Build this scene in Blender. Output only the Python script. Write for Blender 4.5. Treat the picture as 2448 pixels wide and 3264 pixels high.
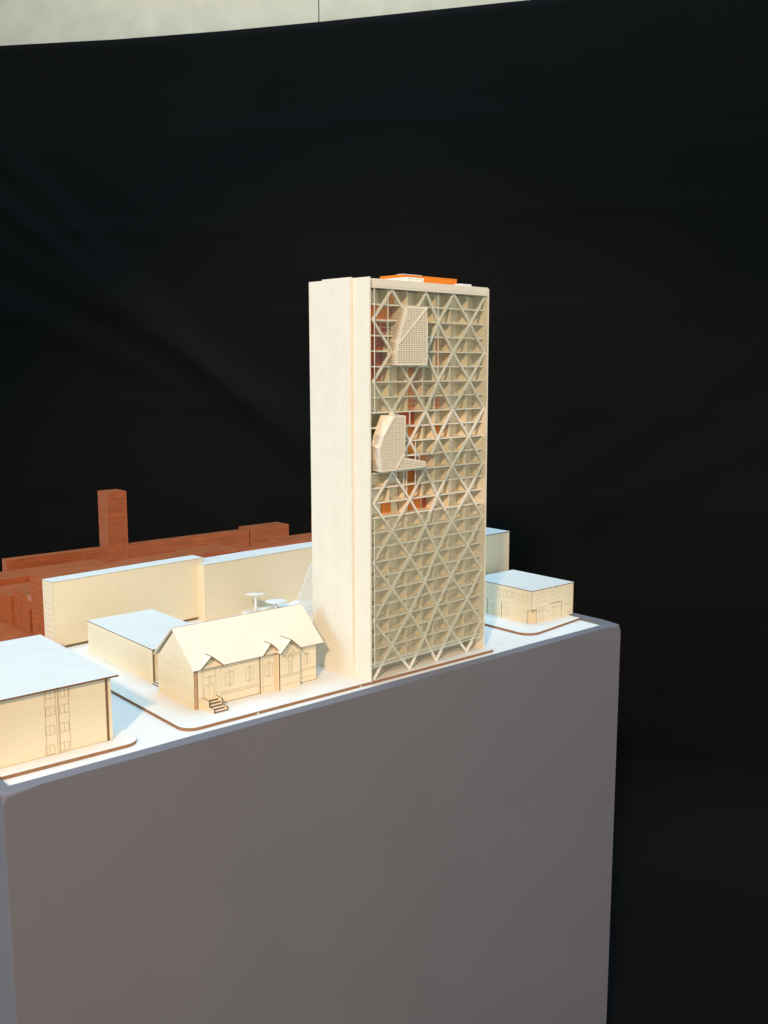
import bpy, bmesh, math, random
from mathutils import Vector, Matrix
random.seed(7)
for o in list(bpy.data.objects): bpy.data.objects.remove(o)
SC = bpy.context.scene
COL = SC.collection

# ------------------------------------------------------------------ camera
CAM = Vector((-1.2375, -1.4809, 0.6268))
yaw, pitch, roll = 0.708873853, 0.144766866, -0.0013918565
d = Vector((math.sin(yaw)*math.cos(pitch), math.cos(yaw)*math.cos(pitch), -math.sin(pitch)))
r0 = Vector((math.cos(yaw), -math.sin(yaw), 0)); u0 = r0.cross(d)
r = math.cos(roll)*r0 + math.sin(roll)*u0; u = -math.sin(roll)*r0 + math.cos(roll)*u0
cd = bpy.data.cameras.new('camera'); cam = bpy.data.objects.new('camera', cd); COL.objects.link(cam)
cd.sensor_fit = 'HORIZONTAL'; cd.sensor_width = 36.0; cd.lens = 3171.66/2448*36.0
cd.clip_start = 0.05; cd.clip_end = 100
M = Matrix((r, u, -d)).transposed().to_4x4(); M.translation = CAM
cam.matrix_world = M
SC.camera = cam

# ------------------------------------------------------------------ light
w = bpy.data.worlds.new('World'); SC.world = w; w.use_nodes = True
w.node_tree.nodes['Background'].inputs[0].default_value = (0.88, 1.0, 0.97, 1)
w.node_tree.nodes['Background'].inputs[1].default_value = 0.33

def aim(o, target):
    o.rotation_euler = (Vector(target)-o.location).to_track_quat('-Z', 'Y').to_euler()
def area(name, loc, target, sx, sy, power, col):
    l = bpy.data.lights.new(name, 'AREA'); l.shape = 'RECTANGLE'; l.size = sx; l.size_y = sy
    l.energy = power; l.color = col
    o = bpy.data.objects.new(name, l); COL.objects.link(o); o.location = loc; aim(o, target); return o
kl = bpy.data.lights.new('gallery_spot', 'SPOT')
kl.energy = 1130; kl.color = (1.0, 0.67, 0.41); kl.shadow_soft_size = 0.17; kl.spot_size = math.radians(34); kl.spot_blend = 0.5
key = bpy.data.objects.new('gallery_spot', kl); COL.objects.link(key)
key.location = (-3.9, -3.2, 3.0); aim(key, (0.0, 0.35, 0.2))
sk = area('skylight', (0.5, 0.7, 4.2), (0.0, 0.5, 0.0), 3.4, 3.0, 58, (0.36, 0.68, 1.0)); sk.data.spread = math.radians(95)
area('window_light', (-4.2, 0.6, 1.6), (0.0, 0.3, 0.2), 2.4, 2.4, 96, (0.42, 0.75, 1.0))
area('front_fill', (0.8, -4.4, 0.9), (0.1, 0.0, 0.1), 3.2, 2.4, 57, (0.90, 1.0, 0.98))  # unseen fill added to lift the front faces and the plinth

ww = area('wall_fill', (0.75, 1.05, 3.9), (1.9, 2.0, 2.2), 3.5, 0.4, 8.5, (1.0, 0.93, 0.80)); ww.data.spread = math.radians(70)  # unseen area lamp added to brighten the wall above the cloth
SC.view_settings.view_transform = 'Standard'; SC.view_settings.look = 'None'
SC.view_settings.exposure = 0.0; SC.view_settings.gamma = 1.0; SC.view_settings.use_curve_mapping = False
SC.cycles.max_bounces = 8; SC.cycles.transparent_max_bounces = 24; SC.cycles.use_denoising = True
SC.cycles.sample_clamp_indirect = 4

# ------------------------------------------------------------------ materials
def mat(name, col, rough=0.7, var=0.06, scale=60.0, grain=None, bump=0.0, spec=0.3, metallic=0.0):
    """board / wood / cloth: base colour with faint mottling and optional directional grain."""
    m = bpy.data.materials.new(name); m.use_nodes = True
    n = m.node_tree.nodes; L = m.node_tree.links; b = n['Principled BSDF']
    b.inputs['Roughness'].default_value = rough; b.inputs['Specular IOR Level'].default_value = spec
    tc = n.new('ShaderNodeTexCoord'); mp = n.new('ShaderNodeMapping'); L.new(tc.outputs['Object'], mp.inputs['Vector'])
    if grain: mp.inputs['Scale'].default_value = grain
    nz = n.new('ShaderNodeTexNoise'); nz.inputs['Scale'].default_value = scale; nz.inputs['Detail'].default_value = 6
    L.new(mp.outputs['Vector'], nz.inputs['Vector'])
    cr = n.new('ShaderNodeValToRGB'); L.new(nz.outputs['Fac'], cr.inputs['Fac'])
    cr.color_ramp.elements[0].position = 0.3; cr.color_ramp.elements[1].position = 0.7
    lo = [max(0, c*(1-var)) for c in col]; hi = [min(1, c*(1+var)) for c in col]
    cr.color_ramp.elements[0].color = (*lo, 1); cr.color_ramp.elements[1].color = (*hi, 1)
    L.new(cr.outputs['Color'], b.inputs['Base Color'])
    if bump:
        n2 = n.new('ShaderNodeTexNoise'); n2.inputs['Scale'].default_value = scale*6; n2.inputs['Detail'].default_value = 4
        L.new(mp.outputs['Vector'], n2.inputs['Vector'])
        bp = n.new('ShaderNodeBump'); bp.inputs['Strength'].default_value = bump; bp.inputs['Distance'].default_value = 0.0004
        L.new(n2.outputs['Fac'], bp.inputs['Height']); L.new(bp.outputs['Normal'], b.inputs['Normal'])
    return m
CREAM = mat('cream_board', (0.80, 0.695, 0.505), 0.75, 0.018, 25, grain=(1, 1, 6), bump=0.15)
ROOFW = mat('white_board', (0.71, 0.695, 0.645), 0.7, 0.025, 18, bump=0.15)
PAVE = mat('pavement_board', (0.80, 0.77, 0.71), 0.7, 0.03, 18, bump=0.15)
STREET = mat('street_board', (0.80, 0.785, 0.74), 0.7, 0.03, 14, bump=0.15)
IVORY = mat('ivory_plastic', (0.82, 0.775, 0.665), 0.55, 0.025, 30, bump=0.1)
ROOFC = mat('pale_cream_board', (0.78, 0.70, 0.56), 0.75, 0.015, 25, bump=0.15)
LINE = mat('engraved_line', (0.48, 0.35, 0.205), 0.8, 0.1, 80)
FAINT = mat('faint_engraving', (0.66, 0.56, 0.40), 0.8, 0.1, 80)
BURNT = mat('burnt_edge', (0.20, 0.105, 0.05), 0.8, 0.2, 90)
CORE = mat('card_core', (0.50, 0.315, 0.175), 0.8, 0.12, 90)
KERB = mat('kerb_edge', (0.31, 0.165, 0.085), 0.8, 0.12, 90)
MAHOG = mat('mahogany', (0.37, 0.098, 0.032), 0.42, 0.22, 14, grain=(1, 6, 9), bump=0.1)
MAHOGL = mat('mahogany_engraving', (0.27, 0.072, 0.024), 0.6, 0.1, 60)
ORANGE = mat('orange_acrylic', (0.85, 0.22, 0.012), 0.45, 0.03, 20)
OCORE = mat('orange_wood', (0.74, 0.235, 0.045), 0.6, 0.15, 16, grain=(6, 6, 1))
RCORE = mat('red_wood', (0.46, 0.095, 0.04), 0.6, 0.18, 16, grain=(6, 6, 1))
LATT = mat('pale_plastic', (0.86, 0.84, 0.76), 0.5, 0.02, 30)
INNER = mat('inner_board', (0.83, 0.75, 0.585), 0.8, 0.03, 25)
GREYP = mat('grey_paint', (0.162, 0.158, 0.182), 0.75, 0.03, 4, bump=0.3)
WHITEP = mat('white_plastic', (0.80, 0.80, 0.78), 0.5, 0.02, 30)
PERF = mat('perforated_ivory', (0.83, 0.77, 0.63), 0.6, 0.02, 30)
INSHADE = mat('inside_shade', (0.10, 0.065, 0.04), 0.9, 0.1, 30)  # dark tone standing in for shade inside the perforated boxes
CLOTH = mat('black_cloth', (0.0043, 0.0041, 0.0040), 0.9, 0.25, 1.3, spec=0.12)
FLOOR = mat('dark_carpet', (0.004, 0.004, 0.004), 1.0, 0.2, 40, spec=0.05)
WALL = mat('beige_wall', (0.86, 0.72, 0.55), 0.9, 0.07, 9, bump=0.3)
SEAM = mat('seam_gap', (0.10, 0.10, 0.09), 0.9, 0.1, 30)

def glass(name, tint, haze, hazecol):
    m = bpy.data.materials.new(name); m.use_nodes = True
    n = m.node_tree.nodes; L = m.node_tree.links; n.remove(n['Principled BSDF'])
    out = n['Material Output']
    t = n.new('ShaderNodeBsdfTransparent'); t.inputs[0].default_value = (*tint, 1)
    df = n.new('ShaderNodeBsdfDiffuse'); df.inputs[0].default_value = (*hazecol, 1)
    g = n.new('ShaderNodeBsdfGlossy'); g.inputs['Roughness'].default_value = 0.05
    fr = n.new('ShaderNodeLayerWeight'); fr.inputs['Blend'].default_value = 0.12
    nz = n.new('ShaderNodeTexNoise'); nz.inputs['Scale'].default_value = 30
    mr = n.new('ShaderNodeMapRange'); mr.inputs['To Min'].default_value = haze*0.75; mr.inputs['To Max'].default_value = haze*1.25
    L.new(nz.outputs['Fac'], mr.inputs['Value'])
    m1 = n.new('ShaderNodeMixShader'); L.new(mr.outputs['Result'], m1.inputs[0]); L.new(t.outputs[0], m1.inputs[1]); L.new(df.outputs[0], m1.inputs[2])
    m2 = n.new('ShaderNodeMixShader'); mx = n.new('ShaderNodeMath'); mx.operation = 'MULTIPLY'; mx.inputs[1].default_value = 0.25; L.new(fr.outputs['Facing'], mx.inputs[0]); L.new(mx.outputs[0], m2.inputs[0]); L.new(m1.outputs[0], m2.inputs[1]); L.new(g.outputs[0], m2.inputs[2])
    L.new(m2.outputs[0], out.inputs['Surface'])
    return m
ACRYL = glass('clear_acrylic', (0.95, 0.96, 0.94), 0.03, (0.8, 0.8, 0.7))
TINTED = glass('greenish_acrylic', (0.98, 0.985, 0.955), 0.11, (0.80, 0.80, 0.68))
SCORE = mat('scored_acrylic', (0.50, 0.44, 0.33), 0.6, 0.05, 60)
PANEEDGE = mat('acrylic_edge', (0.80, 0.80, 0.74), 0.3, 0.03, 60)

# ------------------------------------------------------------------ mesh helpers
class MB:
    def __init__(s): s.bm = bmesh.new()
    def face(s, pts, mi=0):
        f = s.bm.faces.new([s.bm.verts.new(p) for p in pts]); f.material_index = mi; return f
    def box(s, x0, x1, y0, y1, z0, z1, thin=None, mi=0, edge=1, top=None):
        """thin = axis of the board's thickness: the faces across it take mi, the cut edges take edge."""
        v = [s.bm.verts.new((x, y, z)) for z in (z0, z1) for y in (y0, y1) for x in (x0, x1)]
        q = {'z-': (0, 2, 3, 1), 'z+': (4, 5, 7, 6), 'y-': (0, 1, 5, 4), 'y+': (2, 6, 7, 3), 'x-': (0, 4, 6, 2), 'x+': (1, 3, 7, 5)}
        for k, ix in q.items():
            f = s.bm.faces.new([v[i] for i in ix])
            f.material_index = mi if (thin is None or k[0] == thin) else edge
            if k == 'z+' and top is not None: f.material_index = top
    def prism(s, poly, axis, a0, a1, mi=0, edge=None):
        """polygon in the two other axes, extruded along axis from a0 to a1"""
        if edge is None: edge = mi
        def P(p, a): return {'x': (a, p[0], p[1]), 'y': (p[0], a, p[1]), 'z': (p[0], p[1], a)}[axis]
        A = [s.bm.verts.new(P(p, a0)) for p in poly]; B = [s.bm.verts.new(P(p, a1)) for p in poly]
        s.bm.faces.new(A).material_index = mi; s.bm.faces.new(list(reversed(B))).material_index = mi
        for i in range(len(poly)):
            j = (i+1) % len(poly)
            s.bm.faces.new([A[j], A[i], B[i], B[j]]).material_index = edge
    def lines(s, segs, axis, at, proud, w=0.0007, mi=2):
        """engraved lines on the plane axis=at, as hair-thin strips standing proud towards -axis"""
        for (a0, z0, a1, z1) in segs:
            dv = Vector((a1-a0, z1-z0)); ln = dv.length
            if ln < 1e-5: continue
            dv /= ln; nv = Vector((-dv.y, dv.x))*w*0.5
            pts = [(a0+nv.x, z0+nv.y), (a1+nv.x, z1+nv.y), (a1-nv.x, z1-nv.y), (a0-nv.x, z0-nv.y)]
            pr = proud + 0.00003*random.random()
            P3 = [((at-pr, p[0], p[1]) if axis == 'x' else (p[0], at-pr, p[1]) if axis == 'y' else (p[0], p[1], at+pr)) for p in pts]
            s.face(P3, mi)
    def bar(s, p0, p1, wid, dep, yoff=0.0, mi=0):
        """flat bar from p0 to p1 (x,z) in a facade plane, front at yoff"""
        dv = Vector((p1[0]-p0[0], p1[1]-p0[1])); dv.normalize(); nv = Vector((-dv.y, dv.x))*wid*0.5
        poly = [(p0[0]-nv.x, p0[1]-nv.y), (p1[0]-nv.x, p1[1]-nv.y), (p1[0]+nv.x, p1[1]+nv.y), (p0[0]+nv.x, p0[1]+nv.y)]
        s.prism(poly, 'y', yoff, yoff+dep, mi)
    def cyl(s, p0, p1, r0, r1=None, n=20, mi=0):
        r1 = r0 if r1 is None else r1
        p0 = Vector(p0); p1 = Vector(p1); ax = (p1-p0).normalized()
        a = ax.orthogonal().normalized(); b = ax.cross(a)
        A = []; B = []
        for i in range(n):
            t = 2*math.pi*i/n; o = a*math.cos(t)+b*math.sin(t)
            A.append(s.bm.verts.new(p0+o*r0)); B.append(s.bm.verts.new(p1+o*r1))
        s.bm.faces.new(A).material_index = mi; s.bm.faces.new(B).material_index = mi
        for i in range(n):
            j = (i+1) % n; s.bm.faces.new([A[i], A[j], B[j], B[i]]).material_index = mi
    def build(s, name, mats, parent=None, smooth=False, bevel=0.0, seg=2):
        bmesh.ops.recalc_face_normals(s.bm, faces=s.bm.faces)
        me = bpy.data.meshes.new(name); s.bm.to_mesh(me); s.bm.free()
        for m in (mats if isinstance(mats, (list, tuple)) else [mats]): me.materials.append(m)
        if smooth:
            for p in me.polygons: p.use_smooth = True
        o = bpy.data.objects.new(name, me); COL.objects.link(o)
        if parent: o.parent = parent
        if bevel:
            bv = o.modifiers.new('bevel', 'BEVEL'); bv.width = bevel; bv.segments = seg; bv.limit_method = 'ANGLE'
        return o
def tag(o, label=None, cat=None, group=None, kind=None):
    if label: o['label'] = label
    if cat: o['category'] = cat
    if group: o['group'] = group
    if kind: o['kind'] = kind
    return o
def thing(name, loc, label, cat, rz=0, group=None):
    o = bpy.data.objects.new(name, None); COL.objects.link(o); o.location = loc; o.rotation_euler = (0, 0, rz)
    o.empty_display_size = 0.02
    return tag(o, label, cat, group)
def off(segs, dx, dz=0.0): return [(a-dx, b-dz, c-dx, e-dz) for a, b, c, e in segs]

def perforated(poly, px, pz, hx, hz, margin, thick, mi=0):
    """flat plate (2D polygon) with a square grid of real holes; returns a bmesh in local x,z with y = 0 .. thick"""
    bm = bmesh.new()
    f = bm.faces.new([bm.verts.new((p[0], 0, p[1])) for p in poly])
    xs = [p[0] for p in poly]; zs = [p[1] for p in poly]
    gx0 = min(xs); gz0 = min(zs)
    nx = int((max(xs)-gx0)/px)+1; nz = int((max(zs)-gz0)/pz)+1
    ox = gx0 + margin; oz = gz0 + margin
    for i in range(nx):
        for e in (-hx/2, hx/2):
            bmesh.ops.bisect_plane(bm, geom=bm.verts[:]+bm.edges[:]+bm.faces[:], plane_co=(ox+i*px+e, 0, 0), plane_no=(1, 0, 0))
    for i in range(nz):
        for e in (-hz/2, hz/2):
            bmesh.ops.bisect_plane(bm, geom=bm.verts[:]+bm.edges[:]+bm.faces[:], plane_co=(0, 0, oz+i*pz+e), plane_no=(0, 0, 1))
    def dist_edge(qx, qz):
        best = 9
        for i in range(len(poly)):
            a = Vector(poly[i]); b = Vector(poly[(i+1) % len(poly)]); p = Vector((qx, qz))
            t = max(0, min(1, (p-a).dot(b-a)/max(1e-12, (b-a).length_squared))); best = min(best, (p-(a+(b-a)*t)).length)
        return best
    kill = []
    for f in bm.faces:
        c = f.calc_center_median()
        fx = ((c.x-ox)/px+0.5) % 1.0-0.5; fz = ((c.z-oz)/pz+0.5) % 1.0-0.5
        if abs(fx)*px < hx*0.4 and abs(fz)*pz < hz*0.4 and dist_edge(c.x, c.z) > margin*0.62: kill.append(f)
    bmesh.ops.delete(bm, geom=kill, context='FACES')
    ret = bmesh.ops.extrude_face_region(bm, geom=bm.faces[:])
    vs = [g for g in ret['geom'] if isinstance(g, bmesh.types.BMVert)]
    bmesh.ops.translate(bm, verts=vs, vec=(0, thick, 0))
    for f in bm.faces: f.material_index = mi
    return bm
# ------------------------------------------------------------------ engraved drawing, in metres on each wall
NB= [(-0.6448, 0.1102, -0.6297, 0.1102), (-0.6455, 0.0958, -0.6305, 0.0958), (-0.6452, 0.1102, -0.6452, 0.0962), (-0.6301, 0.1102, -0.6301, 0.0955), (-0.638, 0.1103, -0.638, 0.0958), (-0.6463, 0.0818, -0.6312, 0.0818), (-0.647, 0.0674, -0.6319, 0.0674), (-0.6466, 0.0819, -0.6466, 0.0678), (-0.6315, 0.0817, -0.6315, 0.0669), (-0.6394, 0.0819, -0.6394, 0.0673), (-0.6479, 0.0501, -0.6328, 0.0501), (-0.6487, 0.0349, -0.6336, 0.0349), (-0.6483, 0.0503, -0.6483, 0.0355), (-0.6332, 0.0499, -0.6332, 0.0344), (-0.641, 0.0502, -0.641, 0.0349), (-0.6496, 0.0171, -0.6344, 0.0171), (-0.6504, 0.0019, -0.6352, 0.0019), (-0.65, 0.0174, -0.65, 0.0026), (-0.6348, 0.0168, -0.6348, 0.0013), (-0.6427, 0.0173, -0.6427, 0.0019), (-0.621, 0.1097, -0.6057, 0.1097), (-0.6218, 0.094, -0.6065, 0.094), (-0.6214, 0.1098, -0.6214, 0.0944), (-0.6061, 0.1097, -0.6061, 0.0936), (-0.6139, 0.1098, -0.6139, 0.0939), (-0.6225, 0.0804, -0.6071, 0.0804), (-0.6232, 0.0665, -0.6078, 0.0665), (-0.6228, 0.0805, -0.6228, 0.0669), (-0.6075, 0.0803, -0.6075, 0.066), (-0.6153, 0.0805, -0.6153, 0.0663), (-0.624, 0.0494, -0.6086, 0.0494), (-0.6247, 0.0347, -0.6094, 0.0347), (-0.6244, 0.0496, -0.6244, 0.0353), (-0.609, 0.0492, -0.609, 0.0342), (-0.6168, 0.0495, -0.6168, 0.0346), (-0.6257, 0.0166, -0.6102, 0.0166), (-0.6263, 0.0029, -0.6109, 0.0029), (-0.626, 0.0169, -0.626, 0.0035), (-0.6106, 0.0163, -0.6106, 0.0022), (-0.6184, 0.0166, -0.6184, 0.0027), (-0.6475, 0.1103, -0.6475, 0.0006), (-0.6076, 0.1113, -0.6076, 0.0002), (-0.6295, 0.112, -0.6295, 0.0007), (-0.6261, 0.1112, -0.6261, 0.0009), (-0.6247, 0.1109, -0.6247, 0.001)]
CF= [(-0.2404, 0.0565, -0.2228, 0.0565), (-0.241, 0.0319, -0.2234, 0.0319), (-0.2407, 0.0564, -0.2407, 0.0318), (-0.2231, 0.0566, -0.2231, 0.032), (-0.2336, 0.0606, -0.2336, 0.0286), (-0.2302, 0.0605, -0.2302, 0.0285), (-0.2332, 0.0605, -0.2298, 0.0605), (-0.234, 0.0286, -0.2306, 0.0286), (-0.1026, 0.0568, -0.0881, 0.0568), (-0.1029, 0.0373, -0.0884, 0.0373), (-0.1028, 0.0572, -0.1028, 0.0376), (-0.0883, 0.0564, -0.0883, 0.037), (-0.097, 0.0602, -0.097, 0.0344), (-0.0944, 0.0603, -0.0944, 0.0345), (-0.0968, 0.0602, -0.0942, 0.0602), (-0.0972, 0.0344, -0.0946, 0.0344), (-0.2958, 0.0211, -0.2099, 0.0211), (-0.2959, 0.0161, -0.2101, 0.0161), (-0.1118, 0.028, -0.0715, 0.028), (-0.1118, 0.0242, -0.0715, 0.0242), (-0.1121, 0.01, -0.0717, 0.01), (-0.292, 0.0681, -0.2088, 0.0681), (-0.1056, 0.0662, -0.071, 0.0662), (-0.2934, 0.0215, -0.2934, 0.0167), (-0.2865, 0.0214, -0.2865, 0.0166), (-0.2797, 0.0214, -0.2797, 0.0165), (-0.2728, 0.0213, -0.2728, 0.0164), (-0.2659, 0.0212, -0.2659, 0.0163), (-0.2589, 0.0211, -0.2589, 0.0162), (-0.252, 0.0211, -0.252, 0.0161), (-0.2449, 0.021, -0.2449, 0.0161), (-0.2379, 0.0209, -0.2379, 0.016), (-0.2308, 0.0208, -0.2308, 0.0159), (-0.2237, 0.0208, -0.2237, 0.0158), (-0.2165, 0.0207, -0.2165, 0.0157), (-0.1076, 0.0285, -0.1076, 0.0245), (-0.1013, 0.0283, -0.1013, 0.0244), (-0.095, 0.0282, -0.095, 0.0242), (-0.0886, 0.028, -0.0886, 0.024), (-0.0822, 0.0279, -0.0822, 0.0238), (-0.0758, 0.0277, -0.0758, 0.0237), (-0.2856, 0.0571, -0.2676, 0.0571), (-0.2863, 0.0324, -0.2683, 0.0324), (-0.2859, 0.0575, -0.2859, 0.0322), (-0.2679, 0.0567, -0.2679, 0.0325), (-0.2782, 0.0606, -0.2782, 0.0288), (-0.2753, 0.0606, -0.2753, 0.0288), (-0.2778, 0.0606, -0.2748, 0.0606), (-0.2787, 0.0288, -0.2757, 0.0288)]
CP2= [(-0.1979, 0.0559, -0.1805, 0.0559), (-0.1985, 0.0319, -0.181, 0.0319), (-0.1982, 0.0558, -0.1982, 0.0317), (-0.1807, 0.056, -0.1807, 0.0321), (-0.1909, 0.0603, -0.1909, 0.0285), (-0.1876, 0.0603, -0.1876, 0.0284), (-0.1906, 0.0603, -0.1873, 0.0603), (-0.1913, 0.0285, -0.188, 0.0285), (-0.2066, 0.0675, -0.1749, 0.0675), (-0.2079, 0.0115, -0.1761, 0.0115), (-0.2028, 0.0654, -0.2028, 0.002), (-0.1756, 0.0664, -0.1756, 0.0018)]
CP3= [(-0.1696, 0.0107, -0.1225, 0.0107), (-0.1699, 0.0258, -0.1223, 0.0258), (-0.1699, 0.0293, -0.1222, 0.0293), (-0.1631, 0.0661, -0.125, 0.0661), (-0.1631, 0.0682, -0.125, 0.0682), (-0.1504, 0.0589, -0.1504, 0.0302), (-0.1412, 0.0593, -0.1412, 0.03), (-0.1473, 0.0583, -0.1473, 0.0307), (-0.1439, 0.0582, -0.1439, 0.0302), (-0.1672, 0.0293, -0.1672, 0.0263), (-0.1605, 0.0293, -0.1605, 0.0262), (-0.1537, 0.0292, -0.1537, 0.0261), (-0.1469, 0.0291, -0.1469, 0.026), (-0.1401, 0.029, -0.1401, 0.0259), (-0.1333, 0.029, -0.1333, 0.0258), (-0.1264, 0.0289, -0.1264, 0.0257)]
CP1= [(-0.345, 0.069, -0.296, 0.069), (-0.3356, 0.068, -0.3356, 0.0201), (-0.3079, 0.0681, -0.3079, 0.0204), (-0.3339, 0.0571, -0.3075, 0.0571), (-0.3232, 0.0609, -0.3232, 0.0441), (-0.3197, 0.0607, -0.3197, 0.0442), (-0.3324, 0.0436, -0.3111, 0.0436), (-0.3326, 0.0403, -0.3119, 0.0403), (-0.3329, 0.0402, -0.3329, 0.02), (-0.3226, 0.0401, -0.3226, 0.02), (-0.3122, 0.0404, -0.3122, 0.0206), (-0.3466, 0.0215, -0.337, 0.0215), (-0.3467, 0.0171, -0.3371, 0.0171), (-0.3468, 0.013, -0.3373, 0.013)]
CL= [(0.2213, 0.0704, 0.0883, 0.0704), (0.2225, 0.0372, 0.0901, 0.0372), (0.2226, 0.0345, 0.0903, 0.0345), (0.2229, 0.0303, 0.0906, 0.0303), (0.2231, 0.0276, 0.0907, 0.0276), (0.2121, 0.0106, 0.1667, 0.0106), (0.1528, 0.0112, 0.0916, 0.0112), (0.1576, 0.1072, 0.1576, 0.0521), (0.1484, 0.1068, 0.1484, 0.0519), (0.1956, 0.0701, 0.1956, 0.045), (0.1708, 0.0686, 0.1708, 0.0444), (0.1406, 0.0709, 0.1406, 0.0458), (0.1181, 0.0703, 0.1181, 0.0407), (0.1949, 0.0678, 0.17, 0.0678), (0.1956, 0.0581, 0.1707, 0.0581), (0.1399, 0.0685, 0.1173, 0.0685), (0.1405, 0.059, 0.1178, 0.059), (0.1964, 0.0453, 0.1187, 0.0453), (0.193, 0.0427, 0.1188, 0.0427), (0.183, 0.085, 0.1253, 0.085), (0.181, 0.0802, 0.1256, 0.0802), (0.2098, 0.011, 0.2098, 0.0048), (0.1665, 0.0195, 0.1665, 0.0097), (0.1087, 0.0118, 0.1087, -0.0001)]
RL= [(0.2388, 0.0699, 0.2244, 0.0699), (0.2385, 0.0518, 0.2241, 0.0518), (0.2386, 0.0699, 0.2386, 0.0517), (0.2242, 0.0699, 0.2242, 0.0519), (0.2081, 0.0707, 0.1932, 0.0707), (0.2077, 0.0517, 0.1927, 0.0517), (0.2079, 0.0704, 0.2079, 0.0516), (0.1929, 0.071, 0.1929, 0.0519), (0.1829, 0.0716, 0.1726, 0.0716), (0.1825, 0.0549, 0.1723, 0.0549), (0.1827, 0.0715, 0.1827, 0.0548), (0.1724, 0.0717, 0.1724, 0.055), (0.1716, 0.0721, 0.1564, 0.0721), (0.1712, 0.0548, 0.156, 0.0548), (0.1714, 0.0719, 0.1714, 0.0549), (0.1562, 0.0722, 0.1562, 0.0548), (0.1533, 0.0708, 0.1433, 0.0708), (0.153, 0.0558, 0.1429, 0.0558), (0.1531, 0.0707, 0.1531, 0.0558), (0.1431, 0.0709, 0.1431, 0.0557), (0.1316, 0.0699, 0.1188, 0.0699), (0.1312, 0.0528, 0.1183, 0.0528), (0.1314, 0.0699, 0.1314, 0.0528), (0.1185, 0.07, 0.1185, 0.0528), (0.1066, 0.0704, 0.0944, 0.0704), (0.1061, 0.0529, 0.094, 0.0529), (0.1063, 0.0704, 0.1063, 0.0527), (0.0942, 0.0704, 0.0942, 0.0531), (0.2383, 0.0412, 0.2102, 0.0412), (0.2342, 0.0277, 0.2099, 0.0277), (0.2338, 0.0097, 0.2096, 0.0097), (0.1874, 0.0412, 0.1607, 0.0412), (0.1871, 0.0276, 0.1604, 0.0276), (0.1867, 0.0105, 0.1601, 0.0105), (0.2234, 0.0259, 0.2234, 0.0109), (0.215, 0.0266, 0.215, 0.0109), (0.1786, 0.0262, 0.1786, 0.0099), (0.1673, 0.0229, 0.1673, 0.0089), (0.1664, 0.0223, 0.1603, 0.0223)]
RLthick= [(0.2366, 0.0409, 0.2366, 0.0005), (0.1884, 0.0408, 0.1884, 0.0002)]
RF= [(0.6018, 0.0713, 0.6153, 0.0713), (0.6021, 0.0621, 0.6156, 0.0621), (0.6024, 0.0521, 0.616, 0.0521), (0.6244, 0.0718, 0.637, 0.0718), (0.6247, 0.0625, 0.6373, 0.0625), (0.625, 0.0533, 0.6376, 0.0533), (0.6565, 0.0726, 0.6693, 0.0726), (0.6569, 0.0633, 0.6697, 0.0633), (0.6572, 0.0544, 0.67, 0.0544), (0.6787, 0.0731, 0.6928, 0.0731), (0.679, 0.0642, 0.6931, 0.0642), (0.6793, 0.0548, 0.6935, 0.0548), (0.6139, 0.0796, 0.6253, 0.0796), (0.6141, 0.0757, 0.6254, 0.0757), (0.6702, 0.0814, 0.6795, 0.0814), (0.6703, 0.0775, 0.6797, 0.0775), (0.6029, 0.0372, 0.6381, 0.0372), (0.603, 0.0307, 0.6372, 0.0307), (0.6031, 0.0286, 0.6373, 0.0286), (0.6439, 0.0382, 0.652, 0.0382), (0.6541, 0.0424, 0.6963, 0.0424), (0.6579, 0.0327, 0.6778, 0.0327), (0.658, 0.0303, 0.6779, 0.0303), (0.6587, 0.0106, 0.681, 0.0106), (0.6037, 0.0082, 0.6391, 0.0082), (0.7122, 0.0303, 0.735, 0.0303), (0.713, 0.0102, 0.7359, 0.0102), (0.6443, 0.0263, 0.6535, 0.0263), (0.6456, 0.0223, 0.6537, 0.0223), (0.6802, 0.0297, 0.6944, 0.0297), (0.7244, 0.0551, 0.7365, 0.0551), (0.6159, 0.0295, 0.6159, 0.0095), (0.6261, 0.0294, 0.6261, 0.0093), (0.6665, 0.0322, 0.6665, 0.0111), (0.6759, 0.0322, 0.6759, 0.0103)]
RFthick= [(0.6982, 0.0428, 0.6982, 0.0018), (0.6542, 0.0412, 0.6963, 0.0412)]
REDT= [(0.0123, 0.2479, 0.0123, 0.1064), (0.0209, 0.2495, 0.0209, 0.103), (0.0298, 0.2649, 0.0298, 0.0973), (0.0405, 0.2478, 0.0405, 0.096), (0.0504, 0.2469, 0.0504, 0.0924), (0.0567, 0.2463, 0.0567, 0.0916), (0.0154, 0.2483, 0.06, 0.2483), (0.0076, 0.2105, 0.0672, 0.2105), (0.0318, 0.265, 0.0318, 0.2488)]
REDS= [(-0.2675, 0.111, -0.2675, 0.0869), (-0.2115, 0.1095, -0.2115, 0.084), (-0.1877, 0.101, -0.1354, 0.101), (-0.2016, 0.093, -0.1289, 0.093), (-0.0867, 0.1053, -0.0867, 0.0813), (-0.0795, 0.1055, -0.0795, 0.0826), (-0.0617, 0.0932, 0.0, 0.0932), (-0.0621, 0.0857, -0.0003, 0.0857)]
# ================================================================== setting
ZB = -0.006            # street level (board top); pavement plates rise to z = 0
FZ = -1.45
# floor
m = MB(); m.box(-5, 5, -5, 5, FZ-0.05, FZ); tag(m.build('floor', FLOOR), kind='structure')

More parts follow.
